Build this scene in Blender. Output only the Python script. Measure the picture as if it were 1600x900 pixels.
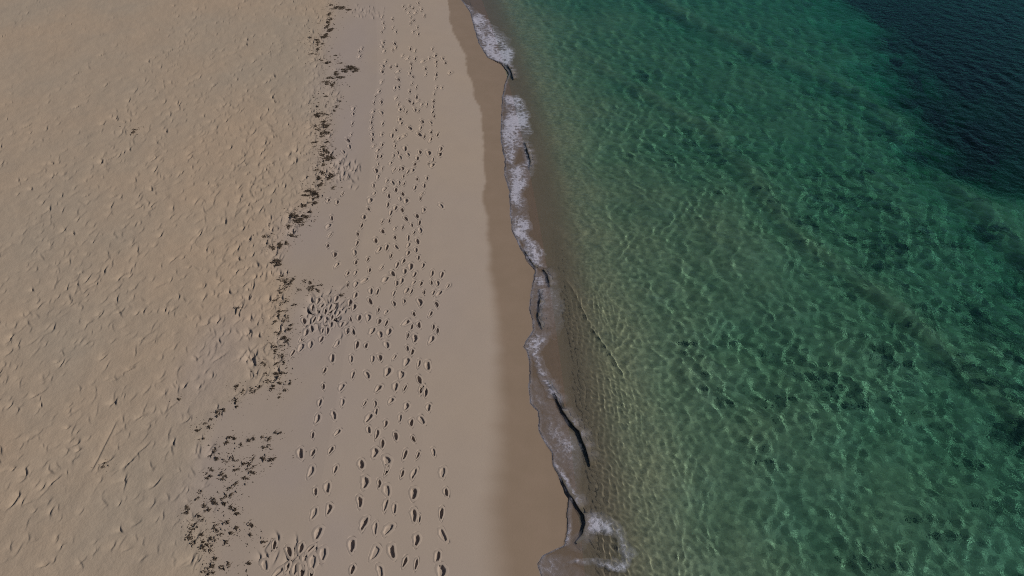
import bpy, math, random
import numpy as np

R = math.radians
sc = bpy.context.scene
for o in list(bpy.data.objects):
    bpy.data.objects.remove(o)

# ------------------------------------------------------------------ camera
CAM_H, PITCH, FPX = 20.0, 41.0, 1150.0        # height above the sea, degrees below level, focal length in photo pixels (1600 wide)
cam = bpy.data.cameras.new('camera')
cam.sensor_width = 36
cam.lens = 36 * FPX / 1600
cam.clip_end = 6000
cam_o = bpy.data.objects.new('camera', cam)
sc.collection.objects.link(cam_o)
cam_o.location = (0, 0, CAM_H)
cam_o.rotation_euler = (R(90 - PITCH), 0, 0)
sc.camera = cam_o

# ------------------------------------------------------------------ sky, sun, exposure
SUN_EL, SUN_AZ = 34.0, 90.0                   # sun over the sea, to the right; azimuth clockwise from +Y
w = bpy.data.worlds.new('World')
sc.world = w
w.use_nodes = True
wn = w.node_tree
bg = wn.nodes['Background']
sky = wn.nodes.new('ShaderNodeTexSky')
sky.sky_type = 'NISHITA'
sky.sun_disc = False
sky.sun_elevation = R(SUN_EL)
sky.sun_rotation = R(SUN_AZ)
sky.air_density = 0.8
sky.dust_density = 0.3
wn.links.new(sky.outputs[0], bg.inputs[0])
bg.inputs[1].default_value = 0.05
sl = bpy.data.lights.new('sun', 'SUN')
sl.energy = 4.0
sl.angle = R(0.53)
sl.color = (1.0, 0.93, 0.83)
sl.cycles.is_caustics_light = True
so = bpy.data.objects.new('sun', sl)
sc.collection.objects.link(so)
so.rotation_euler = (R(90 - SUN_EL), 0, R(180 - SUN_AZ))
sc.view_settings.view_transform = 'Standard'
sc.view_settings.look = 'None'
sc.view_settings.exposure = 0.0
sc.view_settings.gamma = 1.0
sc.cycles.caustics_refractive = True
sc.cycles.caustics_reflective = False
sc.cycles.max_bounces = 8
sc.cycles.transparent_max_bounces = 12
sc.cycles.use_denoising = False
sc.cycles.filter_width = 1.0
sc.cycles.sample_clamp_direct = 2.5
sc.cycles.sample_clamp_indirect = 2.0

# ------------------------------------------------------------------ helpers
rng = np.random.default_rng(11)
random.seed(11)
CP, SP = math.cos(R(PITCH)), math.sin(R(PITCH))

_perm = np.random.default_rng(3).permutation(4096)
_gr = np.random.default_rng(4).uniform(0, 2 * math.pi, 4096)
_gx, _gy = np.cos(_gr), np.sin(_gr)


def perlin(x, y):
    xi = np.floor(x).astype(np.int64); yi = np.floor(y).astype(np.int64)
    fx = x - xi; fy = y - yi
    ux = fx * fx * fx * (fx * (fx * 6 - 15) + 10); uy = fy * fy * fy * (fy * (fy * 6 - 15) + 10)

    def g(ix, iy, dx, dy):
        h = _perm[(_perm[ix & 4095] + iy) & 4095]
        return _gx[h] * dx + _gy[h] * dy
    a = g(xi, yi, fx, fy); b = g(xi + 1, yi, fx - 1, fy)
    c = g(xi, yi + 1, fx, fy - 1); d = g(xi + 1, yi + 1, fx - 1, fy - 1)
    return (a + (b - a) * ux) * (1 - uy) + (c + (d - c) * ux) * uy


def fbm(x, y, octv=4, gain=0.5):
    s = 0; a = 1.0
    for k in range(octv):
        s = s + a * perlin(x * 2 ** k + 17.3 * k, y * 2 ** k - 9.1 * k); a *= gain
    return s


def sstep(a, b, x):
    t = np.clip((x - a) / (b - a), 0, 1)
    return t * t * (3 - 2 * t)


def unproj(px, py, z=0.0):
    px = np.asarray(px, float); py = np.asarray(py, float)
    cx = (px - 800) / FPX; cy = -(py - 450) / FPX
    dy = CP + cy * SP; dz = -SP + cy * CP
    t = (z - CAM_H) / dz
    return cx * t, dy * t


def curve(pts):
    """photo points along the beach -> x as a function of world y"""
    p = np.array(pts, float)
    X, Y = unproj(p[:, 0], p[:, 1])
    o = np.argsort(Y)
    return X[o], Y[o]


# the line where the swash ends on the sand
EDGE = [(712, -60), (720, 0), (735, 20), (741, 45), (748, 68), (762, 90), (785, 100), (796, 115), (790, 130), (785, 150), (783, 200), (782, 218),
        (789, 250), (788, 275), (796, 300), (797, 340), (801, 365), (812, 384), (822, 405), (837, 422), (833, 440), (829, 460), (827, 480),
        (831, 500), (833, 515), (823, 532), (818, 543), (824, 552), (828, 570), (826, 600), (828, 632), (841, 643), (842, 675), (850, 690),
        (862, 706), (866, 728), (876, 748), (890, 775), (888, 800), (889, 830), (882, 852), (848, 868), (839, 882), (848, 905), (856, 960), (862, 1000)]
WET = [(690, -60), (700, 0), (703, 40), (711, 60), (727, 88), (730, 118), (741, 140), (738, 152), (750, 168), (754, 200), (757, 290), (753, 318),
       (762, 340), (765, 380), (769, 430), (776, 470), (783, 520), (787, 600), (790, 700), (786, 760), (782, 800), (786, 850), (795, 905), (800, 1000)]
ex, ey = curve(EDGE)
wx, wy = curve(WET)
_cf = np.polyfit(ey, ex, 2)


def shore_s(x, y):
    """metres seaward of the mean waterline"""
    yc = np.clip(y, 4, 75)
    xb = np.polyval(_cf, yc); sl_ = 2 * _cf[0] * yc + _cf[1]
    xb = xb + sl_ * (y - yc) * 0.8
    return (x - xb) / np.sqrt(1 + sl_ ** 2)


PROF_S = np.array([-400, -60, -30, -18, -11, -7, -4, -2, 0, 1.5, 2.6, 3.6, 5, 8, 14, 22, 34, 60, 400, 3000])
PROF_Z = np.array([4.0, 1.8, 1.1, .85, .72, .56, .34, .17, 0, -.10, -.20, -.36, -.72, -1.12, -1.45, -1.8, -2.3, -3.2, -12, -14])


def land_z(x, y):
    return np.interp(shore_s(x, y), PROF_S, PROF_Z)


def place(px, py, z=None):
    """the point of the beach that the photo shows at px, py"""
    X, Y = unproj(px, py)
    for _ in range(4):
        zz = np.maximum(land_z(X, Y), 0.0)
        X, Y = unproj(px, py, zz)
    return X, Y


def line_dist(pts, X, Y):
    """signed distance (positive to the right of the line as listed) and nearest fraction along"""
    p = np.array(pts, float)
    lx, ly = unproj(p[:, 0], p[:, 1])
    best = np.full(X.shape, 1e9); sign = np.ones(X.shape); tt = np.zeros(X.shape)
    n = len(lx) - 1
    for i in range(n):
        ax, ay, bx, by = lx[i], ly[i], lx[i + 1], ly[i + 1]
        dx, dy = bx - ax, by - ay; L2 = dx * dx + dy * dy
        t = np.clip(((X - ax) * dx + (Y - ay) * dy) / L2, 0, 1)
        qx = X - ax - t * dx; qy = Y - ay - t * dy
        d = np.hypot(qx, qy); m = d < best
        best = np.where(m, d, best)
        sign = np.where(m, np.sign(dy * (X - ax) - dx * (Y - ay)), sign)
        tt = np.where(m, (i + t) / n, tt)
    return best * sign, tt


BAR = [(820, 30), (950, 110), (1040, 160), (1105, 195), (1170, 262), (1240, 350), (1330, 412), (1400, 470), (1530, 572), (1620, 655), (1750, 760)]
BAR2 = [(1000, -20), (1090, 30), (1200, 80), (1290, 108), (1370, 150), (1480, 260), (1600, 380), (1750, 520)]
DROP = [(1180, -90), (1290, 0), (1335, 28), (1385, 90), (1432, 152), (1500, 208), (1555, 248), (1620, 290), (1800, 420)]
DIRX, DIRY = -0.064, 0.998                     # the way the beach runs


def seabed_z(x, y):
    z = land_z(x, y)
    sea = sstep(2.5, 6.0, shore_s(x, y))
    d, t = line_dist(BAR, x, y)
    d = d + 0.5 * perlin(x * .25, y * .25)
    near = sstep(-.02, .15, t) * (1 - sstep(.9, 1.0, t))
    z = z + sea * near * (-.09 * np.exp(-((d - .5) / .5) ** 2) + .25 * np.exp(-((d + .5) / .48) ** 2))
    d2, t2 = line_dist(BAR2, x, y)
    z = z + sea * (.32 * np.exp(-((d2 + .8) / .8) ** 2) - .25 * np.exp(-((d2 - .9) / .9) ** 2))
    px_, py_ = unproj(1120, 360)
    z = z + sea * .38 * np.exp(-(((x - px_) / 4.2) ** 2 + ((y - py_) / 5.0) ** 2))
    px_, py_ = unproj(1010, 640)
    z = z + sea * .10 * fbm(x * .22, y * .22, 3) * 2.4
    dd, _ = line_dist(DROP, x, y)
    far = sstep(-3.5, 7, -dd + 4.2 * fbm(x * .13, y * .13, 4))
    return z - sea * far * 3.4


# ------------------------------------------------------------------ fan grid: fine in the foreground, coarser far away
def v_to_y(v):
    ang = R(PITCH) + np.arctan((v - 450) / FPX)
    return CAM_H / np.tan(ang)


def axis_rows(v0, v1, n):
    y = v_to_y(np.linspace(v1, v0, n))                  # near -> far
    st = y[-1] - y[-2]
    out = []; a = y[-1]
    while a < 2600:
        st *= 1.16; a += st; out.append(a)
    st = y[1] - y[0]; inn = []; a = y[0]
    while a > -500:
        st *= 1.3; a -= st; inn.append(a)
    return np.array(inn[::-1] + list(y) + out), len(inn), len(inn) + n


def widen(u, lo=True, hi=True):
    u = list(u)
    if hi:
        st = u[-1] - u[-2]; a = u[-1]; e = []
        while a < 9: st *= 1.35; a += st; e.append(a)
        u = u + e
    if lo:
        st = u[1] - u[0]; a = u[0]; e = []
        while a > -9: st *= 1.35; a -= st; e.append(a)
        u = e[::-1] + u
    return np.array(u)


def depth_of(y):
    return np.maximum(y, 5.0) * CP + CAM_H * SP


def fan(u, y):
    U, Y = np.meshgrid(u, y)
    return U * depth_of(Y), Y


def grid_mesh(name, X, Y, Z, keep=None):
    ny, nx = X.shape
    co = np.stack([X, Y, Z], -1).reshape(-1, 3)
    i = np.arange(nx * ny).reshape(ny, nx)
    q = np.stack([i[:-1, :-1], i[:-1, 1:], i[1:, 1:], i[1:, :-1]], -1).reshape(-1, 4)
    if keep is not None:
        q = q[keep.reshape(-1)]
        used = np.unique(q); mp = np.full(len(co), -1); mp[used] = np.arange(len(used))
        q = mp[q]; co = co[used]
    else:
        used = None
    me = raw_mesh(name, co, q)
    return me, used


def raw_mesh(name, co, q, smooth=True):
    me = bpy.data.meshes.new(name)
    me.vertices.add(len(co)); me.vertices.foreach_set('co', np.ascontiguousarray(co, np.float32).ravel())
    k = q.shape[1]
    me.loops.add(q.size); me.loops.foreach_set('vertex_index', np.ascontiguousarray(q, np.int32).ravel())
    me.polygons.add(len(q)); me.polygons.foreach_set('loop_start', np.arange(0, q.size, k, dtype=np.int32))
    me.update(calc_edges=True)
    if smooth: me.shade_smooth()
    return me


def attr(me, name, val):
    a = me.attributes.new(name, 'FLOAT', 'POINT')
    a.data.foreach_set('value', np.ascontiguousarray(val, np.float32).ravel())


def link(name, me, mat=None, parent=None, loc=None, **props):
    o = bpy.data.objects.new(name, me)
    sc.collection.objects.link(o)
    if mat and me is not None and len(me.materials) == 0: me.materials.append(mat)
    if parent: o.parent = parent
    if loc is not None: o.location = loc
    for k, v in props.items(): o[k] = v
    return o


# ------------------------------------------------------------------ materials
class NT:
    def __init__(s, name):
        s.m = bpy.data.materials.new(name); s.m.use_nodes = True
        s.t = s.m.node_tree; s.t.nodes.clear()
        s.out = s.n('OutputMaterial')

    def n(s, typ, **kw):
        nd = s.t.nodes.new('ShaderNode' + typ)
        for k, v in kw.items():
            if k.startswith('_'): setattr(nd, k[1:], v)
            else: s.set(nd, k.replace('__', ' '), v)
        return nd

    def set(s, nd, key, v):
        sock = nd.inputs[int(key[1:])] if key[0] == 'i' and key[1:].isdigit() else nd.inputs[key]
        if isinstance(v, bpy.types.NodeSocket): s.t.links.new(v, sock)
        else: sock.default_value = v

    def mix(s, f, a, b, mode='MIX'):
        nd = s.t.nodes.new('ShaderNodeMix'); nd.data_type = 'RGBA'; nd.blend_type = mode
        for i, v in ((0, f), (6, a), (7, b)):
            if isinstance(v, bpy.types.NodeSocket): s.t.links.new(v, nd.inputs[i])
            else: nd.inputs[i].default_value = v if i == 0 else (tuple(v) + (1,))[:4]
        return nd.outputs[2]

    def math(s, op, a, b=0.0, c=0.0):
        nd = s.t.nodes.new('ShaderNodeMath'); nd.operation = op
        for i, v in enumerate((a, b, c)):
            if isinstance(v, bpy.types.NodeSocket): s.t.links.new(v, nd.inputs[i])
            else: nd.inputs[i].default_value = v
        return nd.outputs[0]

    def ramp(s, f, *st):
        nd = s.t.nodes.new('ShaderNodeMapRange'); nd.clamp = True
        s.t.links.new(f, nd.inputs[0])
        for i, v in enumerate(st): nd.inputs[i + 1].default_value = v
        return nd.outputs[0]

    def noise(s, vec, scale, detail=4, rough=.5):
        nd = s.n('TexNoise', Scale=scale, Detail=detail, Roughness=rough)
        s.t.links.new(vec, nd.inputs['Vector'])
        return nd.outputs['Fac']

    def attr(s, name):
        nd = s.t.nodes.new('ShaderNodeAttribute'); nd.attribute_name = name
        return nd.outputs['Fac']


def mat_sand():
    k = NT('sand')
    pos = k.n('NewGeometry').outputs['Position']
    wet, firm, weed, sub = k.attr('wet'), k.attr('firm'), k.attr('weed'), k.attr('sub')
    big = k.noise(pos, .11, 3)
    mid = k.noise(pos, .9, 5, .6)
    fine = k.noise(pos, 14, 4, .65)
    grain = k.noise(pos, 90, 2, .7)
    c = k.mix(k.ramp(big, .38, .62, 0, 1), (.340, .280, .220), (.372, .288, .214))
    c = k.mix(k.ramp(mid, .3, .7, 0, 1), c, k.mix(1.0, c, (1.07, 1.05, 1.03), 'MULTIPLY'))
    c = k.mix(k.ramp(fine, .3, .72, .0, .5), c, k.mix(1.0, c, (.86, .84, .82), 'MULTIPLY'))
    c = k.mix(k.ramp(grain, .3, .7, 0, .5), c, k.mix(1.0, c, (.88, .87, .86), 'MULTIPLY'))
    cf = k.mix(k.ramp(big, .3, .7, 0, 1), (.322, .264, .224), (.340, .271, .214))
    c = k.mix(firm, c, k.mix(k.ramp(mid, .3, .7, 0, .6), cf, k.mix(1.0, cf, (.94, .94, .95), 'MULTIPLY')))
    c = k.mix(k.math('MULTIPLY', k.attr('damp'), .8), c, (.308, .255, .232))  # damp sand whose lilac wet sheen is painted into the base colour
    cw = k.mix(k.ramp(mid, .3, .7, 0, 1), (.235, .172, .126), (.215, .158, .113))
    c = k.mix(wet, c, cw)
    cs = k.mix(k.ramp(k.noise(pos, .35, 4, .6), .38, .62, 0, 1), (.35, .295, .20), (.28, .26, .18))
    sp = k.noise(pos, 5.5, 6, .78)  # mottle in the seabed colour, stands in for flecks of refracted sunlight
    cs = k.mix(k.ramp(sp, .40, .62, 0, 1), k.mix(1.0, cs, (.66, .68, .70), 'MULTIPLY'), k.mix(1.0, cs, (1.22, 1.2, 1.16), 'MULTIPLY'))
    c = k.mix(k.math('MULTIPLY', sub, k.ramp(sub, .3, .9, .4, 1)), c, cs)
    c = k.mix(weed, c, k.mix(k.ramp(k.noise(pos, .5, 5, .65), .4, .6, 0, 1), (.008, .010, .008), (.04, .045, .028)))
    h1 = k.n('Bump', Strength=.55, Distance=.02, Height=k.math('MULTIPLY', fine, k.math('SUBTRACT', 1.0, k.math('MULTIPLY', firm, .8))))
    h2 = k.n('Bump', Strength=k.math('SUBTRACT', .35, k.math('MULTIPLY', wet, .3)), Distance=.006, Height=grain, Normal=h1.outputs[0])
    b = k.n('BsdfPrincipled', Base__Color=c, Roughness=k.math('SUBTRACT', .93, k.math('MULTIPLY', wet, .42)), Normal=h2.outputs[0])
    b.inputs['Specular IOR Level'].default_value = .3
    k.t.links.new(b.outputs[0], k.out.inputs[0])
    return k.m


def mat_water():
    k = NT('sea_water')
    pos = k.n('NewGeometry').outputs['Position']
    h = k.math('ADD', k.noise(pos, 3.4, 3, .6), k.math('MULTIPLY', k.noise(pos, 9, 2, .6), .3))
    h = k.math('ADD', h, k.math('MULTIPLY', k.noise(pos, 1.2, 2, .5), 1.5))
    b1 = k.n('Bump', Strength=k.math('MULTIPLY', k.attr('ruffle'), .85), Distance=.05, Height=h)
    g = k.n('BsdfGlass', Roughness=0.0, IOR=1.33, Normal=b1.outputs[0])
    k.t.links.new(g.outputs[0], k.out.inputs[0])
    return k.m


def mat_body():
    k = NT('water_volume')
    v = k.n('VolumeAbsorption', Density=1.0)
    a = np.array(ABSORB); d = a.max() / .9
    v.inputs['Color'].default_value = tuple(1 - a / d) + (1,)
    v.inputs['Density'].default_value = d
    k.t.links.new(v.outputs[0], k.out.inputs['Volume'])
    return k.m


def mat_foam():
    k = NT('foam')
    pos = k.n('NewGeometry').outputs['Position']
    n1 = k.noise(pos, 9, 6, .75); n2 = k.noise(pos, 45, 3, .7)
    den = k.attr('cover')
    a = k.math('ADD', k.math('MULTIPLY', n1, 1.5), k.math('MULTIPLY', n2, .6))
    wp = k.n('TexNoise', Scale=2.5, Detail=3.0)
    k.t.links.new(pos, wp.inputs['Vector'])
    vm = k.t.nodes.new('ShaderNodeVectorMath'); vm.operation = 'MULTIPLY_ADD'
    k.t.links.new(wp.outputs['Color'], vm.inputs[0]); vm.inputs[1].default_value = (.5, .5, 0); k.t.links.new(pos, vm.inputs[2])
    cells = []
    for sc_ in (5.0, 12.0):
        vo = k.n('TexVoronoi', Scale=sc_, _feature='DISTANCE_TO_EDGE')
        k.t.links.new(vm.outputs[0], vo.inputs['Vector'])
        cells.append(k.ramp(vo.outputs['Distance'], 0, .22, 1, 0))
    lace = k.math('MAXIMUM', cells[0], k.math('MULTIPLY', cells[1], .8))
    al = k.ramp(k.math('ADD', k.math('ADD', a, den), k.math('MULTIPLY', lace, .55)), 1.75, 2.6, .0, 1)
    al = k.math('MULTIPLY', al, k.math('MINIMUM', k.math('MULTIPLY', den, 1.0), .85))
    al = k.math('MAXIMUM', al, k.math('MULTIPLY', den, k.ramp(n1, .3, .7, .12, .42)))
    c = k.mix(n2, (.40, .39, .48), (.54, .53, .61))
    b = k.n('BsdfPrincipled', Base__Color=c, Roughness=.6, Alpha=al)
    bp = k.n('Bump', Strength=.8, Distance=.02, Height=a)
    k.t.links.new(bp.outputs[0], b.inputs['Normal'])
    k.t.links.new(b.outputs[0], k.out.inputs[0])
    return k.m


def mat_simple(name, c1, c2, rough=.85, scale=12, spec=.3):
    k = NT(name)
    pos = k.n('NewGeometry').outputs['Position']
    n = k.noise(pos, scale, 4, .65)
    b = k.n('BsdfPrincipled', Base__Color=k.mix(k.ramp(n, .35, .65, 0, 1), c1, c2), Roughness=rough)
    b.inputs['Specular IOR Level'].default_value = spec
    bp = k.n('Bump', Strength=.5, Distance=.01, Height=n)
    k.t.links.new(bp.outputs[0], b.inputs['Normal'])
    k.t.links.new(b.outputs[0], k.out.inputs[0])
    return k.m


ABSORB = (.73, .18, .23)
M_SAND, M_WATER, M_BODY, M_FOAM = mat_sand(), mat_water(), mat_body(), mat_foam()
M_WEED = mat_simple('dried_seaweed', (.026, .018, .012), (.075, .052, .035), .8, 25)
M_WEED2 = mat_simple('bleached_seaweed', (.075, .055, .040), (.13, .10, .075), .85, 25)
M_GRASS = mat_simple('seagrass', (.010, .014, .010), (.030, .034, .020), .8, 6)
M_SURGE = mat_simple('sandy_surge_water', (.10, .085, .060), (.14, .115, .08), .3, 3, .4)
M_STICK = mat_simple('wet_driftwood', (.03, .024, .018), (.06, .045, .035), .8, 30)

# ------------------------------------------------------------------ marks in the sand: what the photo shows, read off it in photo pixels
def zz(x0, y0, k, s):
    v = [float(t) for t in s.replace(';', ' ').replace(',', ' ').split()]
    return [(x0 + v[i] / k, y0 + v[i + 1] / k) for i in range(0, len(v), 2)]


PRINTS = zz(400, 600, 3, '''316,12 298,87 287,163 265,240 265,323 257,412 277,505 270,607 288,700 313,797 264,835 400,15 405,87 365,147 380,228 350,310
370,400 332,487 342,587 572,20 653,12 697,20 508,92 560,92 632,78 705,105 562,130 527,160 607,188 675,160 727,182 776,170 528,215 567,237 655,245
593,280 738,258 537,297 557,322 697,332 758,335 493,377 614,362 614,405 685,422 738,420 512,462 578,467 612,500 738,515 487,552 605,568 648,585
740,615 765,630 503,655 557,677 617,680 752,733 448,757 557,792 635,787 697,835 450,870 583,880 750,845 872,415 890,508 868,607 875,710 850,810
870,880 832,320 207,327 807,110 774,25 795,40 40,850 85,755 132,760 155,785 145,860 183,865 215,875 230,830 250,775 210,770 258,890 97,888''')
PRINTS += zz(400, 300, 3, '''553,8 535,40 527,80 505,118 495,157 478,197 473,240 463,285 467,330 465,380 467,432 428,383 430,435 465,485 355,122 338,160
345,203 337,252 370,293 378,343 338,40 380,48 405,10 622,18 617,60 630,97 652,75 686,85 625,135 590,140 703,125 650,172 593,185 687,168 652,213
560,228 577,270 612,260 657,258 633,300 523,315 532,367 588,355 640,383 660,342 605,410 507,415 537,465 568,468 645,475 535,513 648,523 573,555
608,563 443,597 483,590 528,588 578,607 610,615 622,655 583,668 543,652 428,652 455,655 380,712 473,717 515,720 612,717 357,780 446,783 547,783
582,777 648,775 705,797 320,837 453,857 522,857 617,843 682,857 688,10 715,38 675,33 703,42 775,10 772,30 787,85 755,113 765,145 730,155 740,190
770,180 713,215 757,232 713,250 750,272 712,287 690,325 760,308 735,330 783,345 725,350 697,372 727,385 742,387 825,382 870,388 822,425 852,428
773,430 660,428 682,418 722,424 738,425 898,442 705,462 727,468 788,470 830,472 857,475 695,513 770,517 848,527 725,560 740,572 818,572 703,613
730,632 762,623 832,633 852,650 712,673 745,687 757,682 823,692 710,733 732,750 763,805 803,815 766,882 867,65
265,545 290,510 305,535 325,560 345,540 300,590 330,600 350,620 270,600 240,590 225,605 235,660 260,640 310,650 335,650 305,690 215,690 255,715
385,570 400,620 355,590 210,730 170,755 290,560 320,515 375,500 440,520 460,540''')
PRINTS += zz(400, 0, 3, '''595,200 590,220 600,240 595,275 605,290 595,310 590,335 587,385 575,430 560,450 587,478 552,480 548,525 588,528 545,550 540,575
592,580 540,600 545,630 588,632 545,655 590,680 550,685 570,705 567,735 585,733 572,770 592,790 563,800 570,830 550,870 640,130 655,150 650,205
655,225 640,235 685,262 632,315 660,310 665,335 667,372 650,412 668,408 655,460 665,490 675,513 705,525 690,510 675,545 673,560 680,578 655,610
637,635 690,638 650,660 668,650 650,685 697,697 665,715 712,725 645,730 675,738 630,765 645,797 672,795 687,790 690,828 613,848 640,857 670,857
693,862 600,887 655,890 700,893 722,230 745,240 710,275 727,300 715,300 745,275 727,320 720,345 735,360 725,378 730,392 720,430 740,440 752,455
720,475 755,475 735,485 775,490 762,520 800,490 745,515 825,230 840,262 843,290 845,310 812,275 780,288 793,322 795,350 845,350 840,370 835,440
833,475 830,500 827,525 750,410 845,412 870,412 835,545 825,560 820,575 875,275 887,295 907,342 820,620 850,632 765,630 790,640 818,655 865,700
768,715 810,718 862,722 755,742 828,750 810,770 825,775 835,775 745,770 732,800 712,805 755,840 800,835 788,870 745,880 770,600 720,600 780,570
495,230 483,240 485,265 455,535 440,565 450,580 445,632 433,658 437,688 410,712 455,510
590,80 595,110 600,130 590,150 640,90 690,30 700,45 720,30 735,40 715,60 745,60 760,15 790,75 725,80 740,95 755,130 735,150 760,160 725,110 775,45''')
P = np.array(PRINTS)
P = P[np.argsort(-P[:, 1])]
_keep = []
for _i in range(len(P)):
    _d = 3.5 + 4.5 * P[_i, 1] / 900
    if all(abs(P[_i, 0] - P[_j, 0]) > _d or abs(P[_i, 1] - P[_j, 1]) > _d * 1.3 for _j in _keep[-40:]): _keep.append(_i)
P = P[_keep]

# clumps of the wrack line: x, y, width, height (photo pixels), weight 1 light .. 3 black
def clumps(x0, y0, k, s):
    out = []
    for row in s.replace('\n', ';').split(';'):
        v = [float(t) for t in row.replace(',', ' ').split()]
        if len(v) >= 4:
            out.append((x0 + v[0] / k, y0 + v[1] / k, v[2] / k, v[3] / k, v[4] if len(v) > 4 else 2))
    return out


WR = clumps(270, 750, 6, '''255,140,70,100,1;385,200,110,60,3;310,235,70,40;350,270,50,50;530,90,60,70;545,140,40,50;490,175,60,40;480,228,50,30
550,235,80,60;570,285,40,30;603,305,40,25;160,250,60,50,1;133,305,30,50;250,365,90,90;195,400,60,60;175,470,90,80;200,530,140,70;265,530,60,50
395,430,80,90,1;500,410,90,50,1;600,455,30,40;550,493,18,15,3;360,530,80,80,3;430,505,90,60;215,580,90,50,1;285,590,40,50;260,650,70,80,3
325,670,80,60;355,600,60,60;475,600,60,40;370,740,60,60;370,790,50,90,3;440,830,80,60;530,800,30,40;310,830,70,50;310,880,70,40;370,880,70,50
725,415,60,60;735,510,30,20;945,610,60,70;820,580,90,25,1;720,780,20,25''')
WR += clumps(280, 640, 6, '''375,30,90,90,3;295,85,35,30;240,130,50,40;270,168,25,20,3;180,190,60,50,1;218,283,30,20;335,350,30,120;340,450,60,50,3
420,310,60,60;490,265,50,40;530,275,40,20;580,330,40,60;650,298,70,35,3;700,275,40,30;840,250,100,80;930,215,70,50,3;800,340,120,50;780,460,40,20
855,475,110,60,3;700,460,60,80;450,460,100,80;515,475,70,40;430,600,70,120,3;530,575,60,30;690,560,100,60;690,605,110,40,3;595,660,60,50
640,515,60,30;600,515,20,20;640,655,40,20;305,570,40,50;265,625,70,50,1;1135,410,25,30;530,700,40,40,1''')
WR += clumps(360, 510, 6, '''450,50,50,50;505,130,100,50,3;500,180,60,40;410,190,40,40;410,235,40,50;480,260,50,70;490,295,50,30;455,350,110,40
510,345,40,20;470,430,130,40,3;440,470,100,60,3;370,520,60,60;430,540,100,35,3;380,590,60,40;505,600,40,50;350,430,40,70;555,530,30,60;580,265,30,30
210,605,60,70,3;285,565,40,50;105,600,35,45;55,590,40,80,1;45,685,60,70,3;65,750,20,20;455,660,20,15;300,345,60,50,1;555,25,50,40;320,365,30,20''')
WR += clumps(380, 380, 6, '''305,170,90,50,3;325,205,70,20,3;370,300,60,30;395,350,110,50,3;465,360,70,80,3;380,400,60,50;395,430,50,50;600,355,60,30
620,380,50,30;640,425,90,60,3;700,400,80,20,1;690,450,60,30;860,500,50,50,3;920,500,50,40,3;310,530,50,60;400,545,110,40;490,575,80,30
360,635,70,40,3;400,630,60,20;320,690,40,40;400,700,80,80;430,770,60,70;330,835,60,40;395,890,60,30;520,450,40,50;300,740,50,30;350,455,50,30
270,45,50,40;330,30,40,40;440,810,40,40;990,590,60,60,1''')
WR += clumps(400, 240, 6, '''640,10,90,30;655,40,50,30;625,90,50,50;700,45,60,50;590,160,80,30;630,185,90,30;690,215,60,50,3;720,180,60,30
580,240,40,50,3;615,280,50,40,3;575,300,50,25;490,350,90,40;550,370,90,50,3;480,385,90,40;560,400,60,40;545,480,60,60;470,475,80,40;500,550,40,30
740,310,60,60,1;350,570,50,50;360,605,90,50,3;440,605,80,50,3;400,630,90,40,3;440,580,60,30;430,650,40,50;310,680,80,30;325,770,60,30;350,780,50,30
210,870,60,50,3;150,880,50,40;280,840,50,40;85,770,30,50''')
WR += clumps(420, 120, 6.667, '''600,60,60,50;655,75,60,50;590,207,35,15,3;505,315,35,20;530,395,110,40,3;605,395,50,15;480,505,30,35;590,510,80,50,3
500,555,60,25;605,585,50,30,3;560,610,80,30;470,690,70,40;600,680,40,20;580,780,100,60;640,830,60,50;600,850,60,60;550,580,60,50;570,460,60,30
700,310,40,30;680,350,30,20;740,255,20,15;555,740,80,30;650,12,90,18,3;745,8,100,22,3''')
WR += clumps(440, 0, 7.5, '''590,60,60,20;640,90,60,40,3;700,95,80,35,3;790,110,70,20,3;600,108,60,8;555,180,50,50;570,220,60,40;560,260,60,40
530,310,60,60;560,360,80,50,3;500,430,90,40,3;530,400,60,50;415,475,60,40;430,510,50,50;430,575,50,40;380,625,90,30,1;340,440,30,30;480,510,30,15
540,740,70,30,3;640,660,30,15;800,790,110,60,3;850,825,90,50,3;740,830,120,30,3;650,860,60,45,3;700,738,50,15;470,700,60,15''')
WR += [(210, 204, 9, 12, 1), (281, 623, 5, 4, 2), (163, 725, 4, 8, 2)]
WR = np.array(sorted(WR, key=lambda r: r[1]))

# ------------------------------------------------------------------ the beach and the seabed: one sheet
ROWS_V = (-70, 975)
yrow, j0, j1 = axis_rows(*ROWS_V, 700)
u_land = np.concatenate([np.linspace(-.77, -.315, 610)[:-1], np.linspace(-.315, -.085, 350)[:-1], np.linspace(-.085, .09, 70)])
u_sea = np.linspace(.09, .80, 130)[1:]
ucol = widen(np.concatenate([u_land, u_sea]))
GX, GY = fan(ucol, yrow)
GS = shore_s(GX, GY)
GZ = seabed_z(GX, GY)
PXV = 800 + FPX * GX / depth_of(GY)             # where along the frame (used only to limit work)

wrack_x, wrack_y = place(np.array([520, 515, 505, 520, 525, 515, 512, 515, 490, 465, 432, 440, 440, 430, 395, 330, 320, 320, 330, 335]),
                         np.array([-40, 10, 60, 110, 150, 200, 250, 280, 315, 345, 400, 440, 500, 590, 610, 650, 720, 800, 880, 960]))
_o = np.argsort(wrack_y)
wrack_line = lambda y: np.interp(y, wrack_y[_o], wrack_x[_o])
dryness = 1 - sstep(-.5, .5, GX - wrack_line(GY) + .5 * perlin(GX * .6, GY * .6))

# swash edge and wet line with their scallops
edge_x = lambda y: np.interp(y, ey, ex)
wet_x = lambda y: np.interp(y, wy, wx)


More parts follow.
